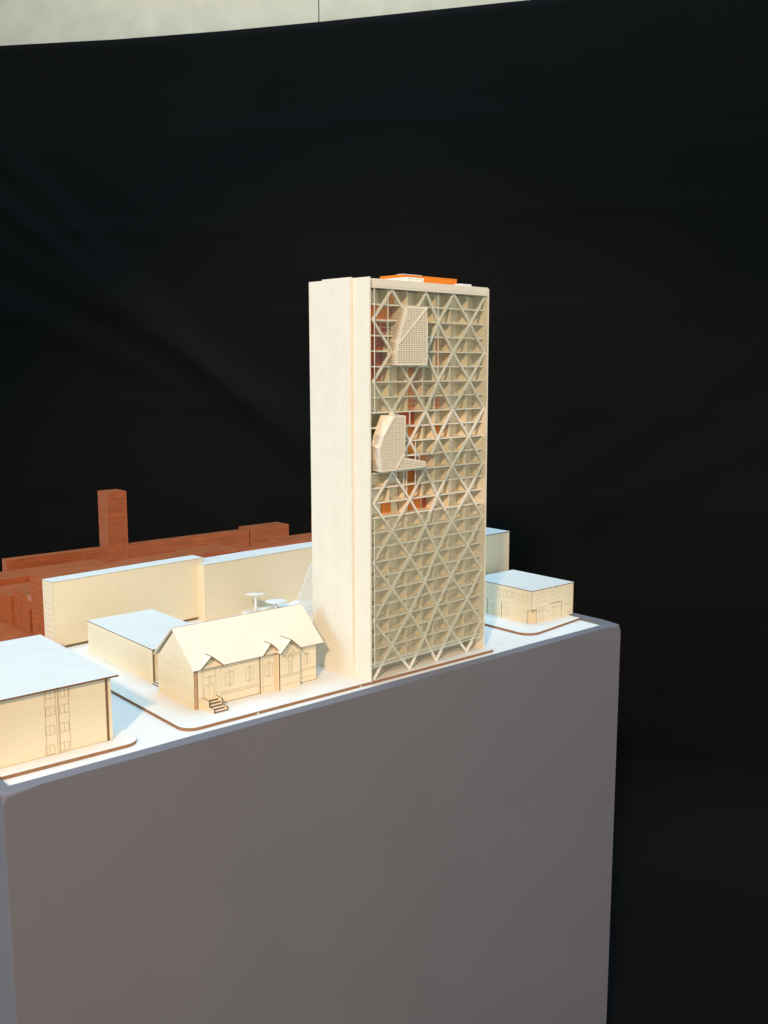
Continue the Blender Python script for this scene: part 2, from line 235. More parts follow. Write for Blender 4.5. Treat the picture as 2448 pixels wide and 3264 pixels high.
# wall and black cloth backdrop (a plane turned a little from the model's axes)
P0 = Vector((1.5617, 1.7832, 0)); U = Vector((0.5878, -0.8090, 0)); N = Vector((-0.8090, -0.5878, 0))   # N points to the camera
m = MB()
a0, a1 = -0.313, -0.308
for (s0, s1, back) in ((-3.6, a0, 0.12), (a1, 3.4, 0.12)):
    q = [P0-N*back+U*s0, P0-N*back+U*s1, P0-N*(back+0.1)+U*s1, P0-N*(back+0.1)+U*s0]
    m.prism([(p.x, p.y) for p in q], 'z', FZ, 4.2, 0)
q = [P0-N*0.124+U*a0, P0-N*0.124+U*a1, P0-N*0.2+U*a1, P0-N*0.2+U*a0]
m.prism([(p.x, p.y) for p in q], 'z', FZ, 4.2, 1)
tag(m.build('wall', [WALL, SEAM]), kind='structure')

def top_z(s):
    pts = [(-3.0, 2.11), (-1.76, 2.051), (-1.2, 2.037), (-0.7, 2.034), (-0.28, 2.038), (0.6, 2.053), (1.5, 2.09), (3.0, 2.15)]
    for (x0, z0), (x1, z1) in zip(pts, pts[1:]):
        if s <= x1:
            t = (s-x0)/(x1-x0); return z0+(z1-z0)*t
    return pts[-1][1]
def crease(x, c, wd, amp): return amp*math.exp(-((x-c)/wd)**2)
def fold(s, z):
    h = 0.012*math.sin(s*1.3+0.4)+0.006*math.sin(z*2.1+s*0.7)
    # fold creases of a cloth that was packed: faint horizontal ridges, a little wavy
    for zc, am in ((1.62, 0.007), (1.24, 0.008), (0.86, 0.008), (0.46, 0.006), (0.06, 0.007), (-0.35, 0.006)):
        h += crease(z, zc+0.018*math.sin(s*1.9+zc*5)+0.006*math.sin(s*9+zc), 0.016, am*1.3*(0.6+0.4*math.sin(s*2.7+zc*9)))
    for sc, am in ((-1.9, 0.012), (-0.75, 0.006), (0.45, 0.006), (1.25, 0.009)):
        h += crease(s, sc+0.02*math.sin(z*3), 0.05, am)
    # drag folds running down from the upper left corner
    for k, am, ph in ((0.75, 0.045, 0.0), (0.55, 0.036, 0.22), (0.95, 0.030, -0.25), (0.40, 0.024, 0.5)):
        x = (s+1.9)*k+(z-1.45)+ph
        fade = math.exp(-max(0, s+1.25)*1.5)
        h += crease(x, 0, 0.075, am*fade)
    for k, am, ph in ((-0.7, 0.016, 0.1), (-0.5, 0.012, 0.45)):
        x = (s-1.7)*k+(z-0.9)+ph
        h += crease(x, 0, 0.09, am*math.exp(-max(0, 0.9-s)*2.0))
    return h
m = MB(); nu, nz = 190, 170
grid = []
for i in range(nu+1):
    s = -3.0+6.0*i/nu; row = []
    for j in range(nz+1):
        t = j/nz; zt = top_z(s); R_ = 0.45       # hangs, then sweeps out over the floor in a soft curve
        L_ = (zt-FZ-R_)+R_*math.pi/2+1.3; q_ = L_*t; fwd = 0.0
        if q_ < zt-FZ-R_: z = zt-q_
        elif q_ < zt-FZ-R_+R_*math.pi/2:
            an = (q_-(zt-FZ-R_))/R_; z = FZ+R_-R_*math.sin(an)+0.006; fwd = R_*(1-math.cos(an))
        else: fwd = R_+(q_-(zt-FZ-R_)-R_*math.pi/2); z = FZ+0.006
        p = P0+U*s+N*(fwd+fold(s, z)*min(1, t*14+0.15)*(1 if fwd == 0 else 0.4)); row.append(m.bm.verts.new((p.x, p.y, z+(0 if fwd == 0 else 0.004*math.sin(s*5)+0.006))))
    grid.append(row)
for i in range(nu):
    for j in range(nz): m.bm.faces.new([grid[i][j], grid[i+1][j], grid[i+1][j+1], grid[i][j+1]])
o = m.build('backdrop_cloth', CLOTH, smooth=True)
sm = o.modifiers.new('thickness', 'SOLIDIFY'); sm.thickness = 0.004
tag(o, 'wide black cloth backdrop hung with soft creases behind the whole model', 'backdrop')

# ------------------------------------------------------------------ plinth
LIPZ = 0.002
m = MB()
outer = [(-0.7580, -0.055), (0.7505, -0.055), (0.762, 1.36), (-0.7580, 1.36)]
inner = [(-0.7395, -0.0285), (0.7285, -0.0285), (0.7365, 1.335), (-0.7395, 1.335)]
bm = m.bm
def ring(poly, z, amp, ph):
    out = []; ns = 26
    for i in range(4):
        p = Vector(poly[i]); q = Vector(poly[(i+1) % 4]); nv = Vector((q.y-p.y, p.x-q.x)).normalized()
        for k in range(ns):
            t = k/ns; w_ = 0 if k == 0 else 1
            wob = w_*amp*(0.6*math.sin(t*17+ph+i)+0.5*math.sin(t*31+2*ph+i*2)+0.4*math.sin(t*53+ph*3))
            c = p+(q-p)*t+nv*wob; out.append(bm.verts.new((c.x, c.y, z+0.5*w_*amp*math.sin(t*23+ph+i) if amp else z)))
    return out
vo = ring(outer, LIPZ, 0.0006, 0.4); vm = ring(outer, -0.016, 0.0, 0.0); vb = ring(outer, FZ+0.003, 0.0, 0.0)
vi = ring(inner, LIPZ, 0.0005, 2.0); vr = ring(inner, -0.016, 0.0, 0.0)
nn = len(vo)
for i in range(nn):
    j = (i+1) % nn
    bm.faces.new([vo[i], vm[i], vm[j], vo[j]]); bm.faces.new([vm[i], vb[i], vb[j], vm[j]]); bm.faces.new([vo[j], vi[j], vi[i], vo[i]]); bm.faces.new([vi[j], vr[j], vr[i], vi[i]])
bm.faces.new(vr); bm.faces.new(vb)
so = set(vo); cc = {v for rg in (vo, vm, vb) for k in range(4) for v in (rg[k*26],)}
ed = [e for e in bm.edges if all(v in so for v in e.verts) or all(v in cc for v in e.verts)]
bmesh.ops.bevel(bm, geom=ed, offset=0.0075, segments=5, profile=0.5, affect='EDGES')
o = m.build('plinth', GREYP, smooth=True)
for p in o.data.polygons:      # only the rounded rim is shaded smooth
    if max(abs(p.normal.x), abs(p.normal.y), abs(p.normal.z)) > 0.996: p.use_smooth = False
tag(o, 'tall grey plinth with rounded edges carrying the pale city model', 'plinth')

# street board lying in the plinth's shallow tray
m = MB(); m.prism([(-0.7345, -0.0275), (0.7240, -0.0275), (0.7430, 0.0500) if False else (0.7270, -0.0160), (0.7340, 0.33), (0.7340, 1.32), (-0.7375, 1.32), (-0.7375, 0.0150), (-0.7345, -0.0160)], 'z', -0.0155, ZB, 0, 1)
tag(m.build('street', [STREET, KERB]), kind='structure')

# pavement plates with rounded kerb corners
def rounded(poly, rad, n=8):
    """poly: list of (x, y, radius flag)"""
    out = []
    L = len(poly)
    for i in range(L):
        p = Vector(poly[i][:2]); rr = poly[i][2]
        if rr <= 0: out.append((p.x, p.y)); continue
        a = (Vector(poly[i-1][:2])-p).normalized(); b = (Vector(poly[(i+1) % L][:2])-p).normalized()
        ang = a.angle(b); tl = rr/math.tan(ang/2); c = p+(a+b).normalized()*(rr/math.sin(ang/2))
        s = p+a*tl; e = p+b*tl
        v0 = s-c; v1 = e-c; tot = v0.angle_signed(v1)
        for k in range(n+1):
            t = -tot*k/n; co, si = math.cos(t), math.sin(t)
            q = c+Vector((v0.x*co-v0.y*si, v0.x*si+v0.y*co)); out.append((q.x, q.y))
    return out
def plate(poly):
    m = MB(); m.prism(rounded(poly, 0), 'z', ZB-0.002, 0.0, 0, 1)
    tag(m.build('pavement', [PAVE, KERB]), kind='structure')
plate([(-0.7345, 0.0165, 0), (-0.4985, 0.0125, 0.026), (-0.4985, 0.62, 0), (-0.7345, 0.62, 0)])
plate([(-0.4185, 0.0065, 0.028), (-0.0286, 0.0038, 0), (-0.0286, 0.605, 0), (-0.4185, 0.605, 0)])
plate([(-0.02855, 0.0038, 0), (0.3640, 0.0006, 0.016), (0.3640, 0.33, 0), (-0.02855, 0.33, 0)])
plate([(0.5080, 0.0265, 0.036), (0.7338, 0.0545, 0), (0.7338, 0.60, 0), (0.5080, 0.60, 0)])
plate([(-0.7345, 0.700, 0), (0.45, 0.700, 0.02), (0.45, 1.31, 0), (-0.7345, 1.31, 0)])

# two crumbs of card left on the kerb
for (x, y, s, lab) in ((-0.0275, 0.0024, 0.0016, 'white card crumb stuck on the kerb by the tower foot'), (-0.2700, 0.0036, 0.0022, 'white card crumb on the kerb in front of the gabled hall')):
    m = MB(); m.prism([(-s, -0.001), (-s*0.2, -0.002), (s, -0.0012), (s*0.6, 0.0012), (-s*0.5, 0.0014)], 'z', ZB+0.0005, ZB+0.0035)
    o = m.build('card_crumb', ROOFW); o.location = (x, y, 0); tag(o, lab, 'card crumb', 'card crumbs on the kerb')

# ================================================================== tower model
TW = thing('tower_model', (0, 0, 0), 'tall ivory tower model with diagonal lattice facade and two perforated boxes', 'tower model', rz=0.0619)
WX = 0.3448; DEP = 0.178
def zf(k): return 0.7761-0.02975*k
m = MB(); m.box(-0.0035, 0.0, 0.0, DEP, 0, 0.7962); m.build('side_wall', IVORY, TW)
m = MB()
m.box(-0.0098, -0.0036, 0.047, 0.130, 0, 0.7978)
for k in range(26):
    for dz in (0.0, -0.0091):
        z = 0.7770-0.02695*k+dz
        if z < 0.02: continue
        m.lines([(0.0835, z, 0.0905, z), (0.0935, z, 0.1010, z)], 'x', -0.0098, 0.0002, w=0.0006, mi=1)
m.build('stair_core_panel', [IVORY, FAINT], TW)
m = MB(); m.box(WX, 0.3487, 0.0, DEP, 0, 0.7915); m.build('end_wall', IVORY, TW)
m = MB(); m.box(0.0005, WX-0.0005, DEP-0.003, DEP, 0, 0.776); m.build('rear_wall', INNER, TW)
m = MB()
m.box(0.0085, WX-0.0004, 0.0, 0.016, 0.7805, 0.7937); m.box(0.0085, WX-0.0004, 0.0009, 0.016, 0.7796, 0.7805); m.box(0.0085, WX-0.0004, 0.0003, 0.016, 0.7765, 0.7796)
m.build('parapet', IVORY, TW)
m = MB(); m.box(0.0005, WX-0.0005, 0.0165, DEP-0.0035, 0.7835, 0.787); m.build('roof', ROOFW, TW)
# roof boxes
m = MB(); m.box(0.174, 0.341, 0.086, 0.155, 0.787, 0.8145); m.box(0.1735, 0.3415, 0.0855, 0.1555, 0.8147, 0.8166)
ph = m.build('penthouse', ORANGE, TW)
m = MB(); m.box(0.1735, 0.2300, 0.0855, 0.104, 0.8168, 0.8177); m.build('penthouse_lid', WHITEP, ph)
m = MB(); m.box(0.118, 0.164, 0.018, 0.080, 0.787, 0.8010); m.box(0.1175, 0.1645, 0.0175, 0.0805, 0.8012, 0.8038); m.build('plant_box', IVORY, TW)
m = MB(); m.box(0.292, 0.328, 0.032, 0.050, 0.787, 0.8012); m.build('roof_hatch', WHITEP, TW)

# floor slabs
FY = 0.0125
for k in range(1, 26):
    z = zf(k)
    m = MB()
    if k in (21,) : x0 = 0.0005
    m.box(0.0005, WX-0.0005, FY, 0.0376, z-0.0013, z+0.0013); m.box(0.0005, WX-0.0005, FY-0.0022, FY-0.00005, z-0.0014, z+0.0014); [setattr(f, 'material_index', 1) for f in list(m.bm.faces)[6:]]
    m.build('floor_slab', [INNER, LATT], TW)
# cross walls behind the lattice
PX = [0.0626, 0.1147, 0.1600, 0.1966, 0.2423, 0.2956]
PW = 0.0022
for i, x in enumerate(PX):
    cut = {0: [1, 2, 3, 4, 14], 1: [8], 2: [11, 14]}.get(i, [])      # cells knocked through
    runs = []; k0 = 0
    for c in cut+[25]:
        if c > k0: runs.append((k0, c))
        k0 = c+1
    for (ka, kb) in runs:
        m = MB(); m.box(x-PW/2, x+PW/2, FY+0.003, 0.0376, zf(kb)+0.0014, zf(ka)-0.0014 if ka else 0.776)
        m.build('cross_wall', INNER, TW)
# back of the bays, with orange and red cores showing in some cells
m = MB(); m.box(0.0006, WX-0.0006, 0.0403, 0.0430, 0.0330, 0.776); m.build('bay_back', INNER, TW)
EDG = [0.0006]+PX+[WX-0.0006]
def cells(name, mt, lst):
    for (b0, b1, k0, k1, f0, f1) in lst:
        m = MB()
        z1 = zf(k0)-0.0015 if k0 else 0.7755; z0 = zf(k1)+0.0015
        xa = EDG[b0]+PW/2+0.0003; xb = EDG[b1]-PW/2-0.0003
        m.box(xa+(xb-xa)*f0, xa+(xb-xa)*f1, 0.0378, 0.0402, z0, z1)
        m.build(name, mt, TW)
cells('orange_core', OCORE, [(0, 2, 1, 2, 0, .80), (1, 2, 0, 1, 0, .75), (2, 3, 5, 8, 0, 1), (2, 3, 9, 11, 0, 1), (2, 3, 12, 14, 0, 1), (2, 4, 14, 15, 0, .8), (1, 2, 14, 15, 0, .55),
                             (4, 5, 3, 5, 0, .85), (4, 5, 7, 8, 0, .9), (4, 5, 9, 10, 0, .9), (3, 4, 11, 12, .62, 1)])
cells('red_core', RCORE, [(0, 2, 2, 5, 0, .68), (2, 3, 8, 9, 0, 1), (2, 3, 11, 12, 0, 1), (3, 4, 11, 12, 0, .60), (0, 1, 5, 6, 0, 1), (3, 4, 14, 15, .7, 1)])
m = MB(); m.box(0.0006, WX-0.0006, 0.0600, 0.0620, 0.0, 0.0310); m.build('ground_floor_wall', INNER, TW)
# a few mullions and posts seen between the bays
for (x, k0, k1) in ((0.0545, 0, 5), (0.1990, 0, 6), (0.2360, 5, 8), (0.2410, 10, 14), (0.1160, 8, 9), (0.1450, 11, 12), (0.0990, 12, 13), (0.0990, 13, 14)):
    z1 = zf(k0) if k0 else 0.776
    m = MB(); m.box(x-0.0009, x+0.0009, FY-0.004, FY-0.0022, zf(k1), z1); m.build('mullion', WHITEP, TW)

# diagonal lattice: every bar its own part
EV = [0.0626, 0.1600, 0.2423, 0.3432]; OD = [0.0112, 0.1147, 0.1966, 0.2956]
def zr(i): return 0.7761-0.0595*i if i < 13 else 0.0012
seq = [('o', 0), ('e', 0), ('o', 1), ('e', 1), ('o', 2), ('e', 2), ('o', 3), ('e', 3)]
BW, BD = 0.0045, 0.0036
for i in range(13):
    for (ta, ia), (tb, ib) in zip(seq, seq[1:]):
        xa = (EV if ta == 'e' else OD)[ia]; xb = (EV if tb == 'e' else OD)[ib]
        topt = 'e' if i % 2 == 0 else 'o'
        pt, pb = ((xa, zr(i)), (xb, zr(i+1))) if ta == topt else ((xb, zr(i)), (xa, zr(i+1)))
        if i == 5 and pb == (EV[1], zr(6)):      # two bars cut short beside the lower perforated box
            pb = ((pt[0]+pb[0])/2, (pt[1]+pb[1])/2-0.002)
        dx = 1 if pb[0] > pt[0] else -1
        m = MB(); m.bar(pt, pb, BW, BD, 0.0052+0.0003*(dx > 0)+0.00015*(i % 2)); m.build('diagonal_bar', LATT, TW)
for i in range(14):
    if i == 13: continue
    for x in (EV if i % 2 == 0 else OD):
        if i == 5 and x == OD[0]: continue
        m = MB(); m.prism([(x+0.0029*math.cos(a*math.pi/4+0.39), zr(i)+0.0032*math.sin(a*math.pi/4+0.39)+(0.002 if i == 13 else 0)) for a in range(8)], 'y', 0.0049, 0.0088); m.build('lattice_joint', LATT, TW)

# acrylic panes with scored lines
def pane(name, gm, x0, x1, z0, z1, bands, y=-0.0006, sill=True):
    m = MB(); m.box(x0, x1, y, y+0.0012, z0, z1, mi=0)
    segs = []
    for (bx0, bx1, k0, k1, hz, vt) in bands:
        for k in range(k0, k1):
            if hz:
                for dz in (0.0042, 0.0142, 0.0240): segs.append((bx0, zf(k)-dz, bx1, zf(k)-dz))
        if vt:
            x = bx0+vt
            while x < bx1:
                segs.append((x, zf(k1), x, zf(k0))); x += vt
    m.lines(segs, 'y', y, 0.00012, w=0.00055, mi=1)
    m.box(x0-0.0013, x0-0.00005, y-0.0002, y+0.0014, z0, z1, mi=2)
    if sill: m.box(x0, x1, y-0.0001, y+0.0013, z0-0.0012, z0-0.00005, mi=2)
    return m.build(name, [gm, SCORE, PANEEDGE], TW)
pane('upper_pane', ACRYL, 0.0100, WX-0.0008, zf(8)+0.0016, 0.7762,
     [(0.010, 0.0600, 2, 3, 1, 0.0150), (0.205, 0.3435, 2, 4, 1, 0.0150), (0.010, 0.3435, 6, 8, 1, 0.0150)], sill=False)
pane('middle_pane', ACRYL, 0.1240, WX-0.0008, zf(13)+0.002, zf(10)-0.002, [(0.124, 0.3435, 10, 11, 0, 0), (0.124, 0.3435, 12, 13, 1, 0.0150), (0.196, 0.3435, 11, 13, 1, 0.0150)], sill=False)
pane('lower_pane', TINTED, 0.0085, WX-0.0008, zf(25)-0.002, zf(15)-0.0005, [(0.0085, 0.3435, 15, 25, 1, 0.0150)])

# the two perforated boxes that stick out of the facade
def pod(front, backxz, yf, yb, px, pz, hx, hz, ribs, shade_sheet):
    hole = hz
    bm = perforated(front, px, pz, hx, hz, 0.0052, 0.0012)
    bmesh.ops.translate(bm, verts=bm.verts, vec=(0, yf, 0))
    m = MB(); m.bm.free(); m.bm = bm
    o = m.build('perforated_box', PERF, TW)
    # sides between front and back outline
    s = MB(); n = len(front)
    for i in range(n):
        j = (i+1) % n
        a, b = front[i], front[j]; c, dd = backxz[j], backxz[i]
        s.face([(a[0], yf+0.0016, a[1]), (b[0], yf+0.0016, b[1]), (c[0], yb, c[1]), (dd[0], yb, dd[1])], 0)
        # rows of square holes on the faces that look left, as dark squares laid on top, painting the shade inside
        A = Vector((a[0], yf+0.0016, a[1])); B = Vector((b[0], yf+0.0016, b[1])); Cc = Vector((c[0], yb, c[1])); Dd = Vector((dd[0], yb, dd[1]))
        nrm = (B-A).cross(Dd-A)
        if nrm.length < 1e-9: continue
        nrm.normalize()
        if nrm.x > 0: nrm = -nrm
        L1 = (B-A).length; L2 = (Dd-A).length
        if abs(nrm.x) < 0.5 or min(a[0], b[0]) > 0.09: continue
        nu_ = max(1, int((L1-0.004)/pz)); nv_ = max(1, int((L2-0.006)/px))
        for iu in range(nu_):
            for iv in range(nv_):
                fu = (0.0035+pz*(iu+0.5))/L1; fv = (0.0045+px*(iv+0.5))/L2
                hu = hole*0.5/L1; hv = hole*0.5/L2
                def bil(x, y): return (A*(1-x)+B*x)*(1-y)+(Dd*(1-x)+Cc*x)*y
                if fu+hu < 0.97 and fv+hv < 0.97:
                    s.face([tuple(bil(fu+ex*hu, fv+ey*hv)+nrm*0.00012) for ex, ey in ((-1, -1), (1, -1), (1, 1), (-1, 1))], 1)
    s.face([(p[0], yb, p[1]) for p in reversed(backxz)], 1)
    s.build('box_side', [PERF, INSHADE], o)
    s = MB(); s.face([(p[0], yf+0.0062, p[1]) for p in shade_sheet], 0); s.build('shade_sheet', INSHADE, o)  # dark sheet added behind the front holes to paint the inner shade
    for (p, q, wd, pr) in ribs:
        rb = MB(); rb.bar(p, q, wd, pr, yf-pr-0.0001); rb.build('rib', PERF, o)
    return o
fr = [(0.0848, 0.7429), (0.1388, 0.7437), (0.1412, 0.7411), (0.1440, 0.7003), (0.1429, 0.6297), (0.0549, 0.6297), (0.0561, 0.6539), (0.0604, 0.6748)]
bk = [(0.0960, 0.7440), (0.1388, 0.7437), (0.1412, 0.7411), (0.1430, 0.7003), (0.1415, 0.6303), (0.0660, 0.6303), (0.0672, 0.6580), (0.0730, 0.6830)]
pod(fr, bk, -0.014, 0.0370, 0.0046, 0.0037, 0.0027, 0.0020,
    [((0.1405, 0.742), (0.0604, 0.6705), 0.0026, 0.0012), ((0.0817, 0.7288), (0.136, 0.6751), 0.0016, 0.0005), ((0.1412, 0.6456), (0.1291, 0.6312), 0.0014, 0.0004)], [(0.0870, 0.7400), (0.1370, 0.7405), (0.1415, 0.7000), (0.1405, 0.6325), (0.0580, 0.6325), (0.0640, 0.6740)])
fr = [(0.0471, 0.5317), (0.0797, 0.5316), (0.0772, 0.4486), (0.1374, 0.4371), (0.1375, 0.4255), (0.0119, 0.4240), (0.0074, 0.4707), (0.0181, 0.4936)]
bk = [(0.0372, 0.5330), (0.0797, 0.5330), (0.0772, 0.4500), (0.1374, 0.4385), (0.1375, 0.4260), (0.0158, 0.4245), (0.0100, 0.4760), (0.0200, 0.4980)]
pod(fr, bk, -0.016, 0.0125, 0.0038, 0.0035, 0.0021, 0.0018,
    [((0.0471, 0.5306), (0.0181, 0.4928), 0.0036, 0.0016), ((0.0746, 0.4555), (0.0523, 0.4280), 0.0030, 0.0014), ((0.0160, 0.4584), (0.0471, 0.4280), 0.0018, 0.0006)], [(0.0490, 0.5290), (0.0775, 0.5290), (0.0750, 0.4475), (0.1350, 0.4360), (0.1350, 0.4280), (0.0150, 0.4265), (0.0110, 0.4710), (0.0210, 0.4930)])

# ================================================================== gabled hall (church)
T = 0.0022
CH = thing('gabled_hall', (-0.3534, 0.088, 0), 'cream card church hall with steep gable roof, three dormers and front steps', 'church model')
ox, oy = -0.3534, 0.088
def CB(): return MB()
YB = 0.226-oy; XR = 0.2800      # local depth and right end
RZ, EZ, RY = 0.1405, 0.0745, 0.0695   # ridge, eave, ridge depth
# gable wall facing left: five-sided, 7.5 mm stack whose front cut edge shows burnt
m = CB(); m.prism([(0.0, 0.0), (YB, 0.0), (YB, EZ-0.0015), (RY, RZ-0.004), (0.0, EZ-0.0015)], 'x', 0.0, 0.0074, 0, 3)
m.lines([(0.0005, 0.0, 0.0005, EZ-0.002), (0.0070, 0.0, 0.0070, EZ-0.002)], 'y', 0.0, 0.0002, w=0.0011, mi=1)
m.lines(off(CL, oy), 'x', 0.0, 0.0002, w=0.0006, mi=2)
gw = m.build('gable_wall', [CREAM, BURNT, FAINT, CORE], CH)
# long front wall
m = CB(); m.box(0.0078, XR, 0.0006, 0.003, 0.0, EZ, thin='y'); m.lines(off(CF, ox), 'y', 0.0006, 0.0002, w=0.0007, mi=2)
m.lines([(0.055, 0.0004, XR, 0.0004)], 'y', 0.0006, 0.0003, w=0.0009, mi=1)
m.build('front_wall', [CREAM, BURNT, LINE], CH)
m = CB(); m.box(XR-0.0022, XR, 0.0032, YB, 0.0, EZ-0.002, thin='x'); m.prism([(0.0032, EZ-0.002), (YB, EZ-0.002), (RY, RZ-0.005)], 'x', XR-0.0022, XR, 0, 1); m.build('end_wall', [CREAM, BURNT], CH)
m = CB(); m.box(0.0076, XR-0.0024, YB-0.002, YB, 0.0, EZ-0.002, thin='y'); m.build('rear_wall', [CREAM, BURNT], CH)
# roof: two leaves of card, burnt along every cut edge
def leaf(m, p, q, x0, x1, t=0.0021, mi=0, edge=1):
    """roof leaf between profile points p (eave) and q (ridge) in y,z"""
    dv = Vector((q[0]-p[0], q[1]-p[1])).normalized(); nv = Vector((-dv.y, dv.x))
    if nv.y < 0: nv = -nv
    a = [(p[0], p[1]), (q[0], q[1]), (q[0]+nv.x*t, q[1]+nv.y*t), (p[0]+nv.x*t, p[1]+nv.y*t)]
    m.prism(a, 'x', x0, x1, mi, edge)
    for f in m.bm.faces[-4:]:
        pass
def roof_obj(name, leaves, parent, mats):
    m = MB()
    for (p, q, x0, x1) in leaves:
        k = len(m.bm.faces); leaf(m, p, q, x0, x1); m.bm.faces.ensure_lookup_table()
        for f in list(m.bm.faces)[k:]:
            f.normal_update()
            if abs(f.normal.x) < 0.2:
                a = f.calc_area(); f.material_index = 0 if a > 0.00035*abs(x1-x0)*10 else 1
    return m.build(name, mats, parent)
roof_obj('roof', [((-0.0075, EZ+0.0005), (RY, RZ), -0.0052, 0.2935), ((YB+0.0065, EZ+0.0005), (RY, RZ), -0.0052, 0.2935)], CH, [ROOFC, BURNT])
# dormer gables
def dormer(name, xl, xa, xr, yw, yf, za, ze, segs, ring=None, wallname=None):
    """wall gable with its own little roof; xl, xa, xr = left eave, apex, right eave"""
    base = (xl+0.0015-ox, xr-0.0015-ox)
    a = xa-ox
    m = MB(); yl = yw-oy
    wl, wr = wallname
    zw = lambda x: ze+(za-0.002-ze)*(1-abs(x-a)/(a-(xl-ox) if x < a else (xr-ox)-a))
    m.prism([(wl-ox, 0.0), (wr-ox, 0.0), (wr-ox, zw(wr-ox)-0.001), (a, za-0.0025), (wl-ox, zw(wl-ox)-0.001)], 'y', yl, max(yl+0.0022, 0.0), 0, 0)
    # right return painted as burnt only on its outer cut edge
    m.lines(off(segs, ox), 'y', yl, 0.0002, w=0.0007, mi=2)
    if ring:
        cx_, cz_, rr = ring; k = 28
        for rad in (rr, rr*0.28):
            m.lines([(cx_-ox+rad*math.cos(2*math.pi*i/k), cz_+rad*math.sin(2*math.pi*i/k), cx_-ox+rad*math.cos(2*math.pi*(i+1)/k), cz_+rad*math.sin(2*math.pi*(i+1)/k)) for i in range(k) if rad < rr or i % 7 not in (0, 6)], 'y', yl, 0.00025, w=0.0007, mi=2)
        for s in range(4):
            t = math.pi/4+s*math.pi/2; c0, s0 = math.cos(t), math.sin(t)
            for e in (-0.0013, 0.0013):
                m.lines([(cx_-ox+c0*rr*0.35-s0*e, cz_+s0*rr*0.35+c0*e, cx_-ox+c0*rr*1.05-s0*e, cz_+s0*rr*1.05+c0*e)], 'y', yl, 0.00022, w=0.0006, mi=2)
    g = m.build(name, [CREAM, BURNT, LINE], CH)
    # roof leaves reach back until they meet the main slope
    slope = (RZ-EZ-0.0005)/(RY+0.0075)
    yb_of = lambda z: (z-EZ-0.0005)/slope-0.0075+0.0025
    r_ = MB(); t = 0.0023
    for xe in (xl-ox, xr-ox):
        dz = 0.0
        p = [(xe, yf-oy, ze), (a, yf-oy, za), (a, yb_of(za), za), (xe, max(yb_of(ze), yf-oy+0.004), ze)]
        nv = (Vector(p[1])-Vector(p[0])).cross(Vector(p[3])-Vector(p[0])).normalized()
        if nv.z < 0: nv = -nv
        A = [r_.bm.verts.new(q) for q in p]; B = [r_.bm.verts.new(Vector(q)+nv*t) for q in p]
        r_.bm.faces.new(A).material_index = 0; r_.bm.faces.new(list(reversed(B))).material_index = 0
        for i in range(4):
            j = (i+1) % 4; r_.bm.faces.new([A[j], A[i], B[i], B[j]]).material_index = 1
    r_.build('dormer_roof', [ROOFC, BURNT], g)
    return g
dormer('entrance_gable', -0.3449, -0.3208, -0.2965, 0.0868, 0.0768, 0.0962, 0.0752, CP1, wallname=(-0.3452, -0.2978))
dormer('window_gable', -0.2070, -0.1889, -0.1690, 0.0868, 0.0768, 0.0960, 0.0758, CP2, wallname=(-0.2084, -0.1712))
dormer('cross_gable', -0.1742, -0.1498, -0.1243, 0.0755, 0.0645, 0.0996, 0.0758, CP3, ring=(-0.1455, 0.0675, 0.0105), wallname=(-0.1706, -0.1232))
# burnt corner strips where wall panels end
for (x, y) in ((-0.2084, 0.0866), (-0.1706, 0.0752), (XR+0.0010+ox, 0.0888)):
    m = MB(); m.box(x-0.0008-ox, x-0.0001-ox, y-oy, y-oy+0.0026, 0.0, 0.0740); m.build('corner_edge', BURNT, CH)
# front steps
m = MB()
y0, y1 = 0.0455-oy, -0.0016
def cheek(x0, x1):
    m2 = MB(); prof = [(y1, 0.0), (y1, 0.0192), (y1-0.023, 0.0192), (y1-0.023, 0.0078), (y0, 0.0078), (y0, 0.0)]
    m2.prism(prof, 'x', x0, x1, 0, 1); m2.bm.faces.ensure_lookup_table(); return m2
st = thing('front_steps', (0, 0, 0), None, None); st.parent = CH
for x0 in (-0.3375, -0.3100):
    cheek(x0-ox, x0+0.0027-ox).build('cheek_wall', [CREAM, BURNT], st)
for i in range(5):
    yy = y0+0.001+i*0.0074
    m = MB(); m.box(-0.3346-ox, -0.3102-ox, yy, y1 if i == 4 else yy+0.0090, 0.0, 0.0030*(i+1)+0.0004*i, top=0, mi=1); m.bm.faces.ensure_lookup_table()
    m.build('step', [CREAM, BURNT], st)

# ================================================================== near block at the left
NBY = 0.0500
NBT = thing('flat_roof_block', (-0.5331, NBY, 0), 'large cream flat-roofed card block with a strip of engraved windows, at left edge', 'building model')
ox2 = -0.5331
m = MB(); m.box(-0.30, 0.0, 0.0, 0.322, 0.0, 0.1105); m.lines(off(NB, ox2), 'y', 0.0, 0.0002, w=0.0008, mi=1)
m.lines([(-0.30, 0.0004, 0.0, 0.0004)], 'y', 0.0, 0.0002, w=0.0009, mi=1)
m.build('wall', [CREAM, LINE], NBT)
m = MB(); m.box(-0.0102, -0.0062, -0.0009, -0.0001, 0.0, 0.1104); m.build('corner_joint', BURNT, NBT)
m = MB(); m.box(-0.30, 0.0112, -0.0085, 0.328, 0.1107, 0.1138, thin='z'); m.build('roof', [ROOFW, BURNT], NBT)

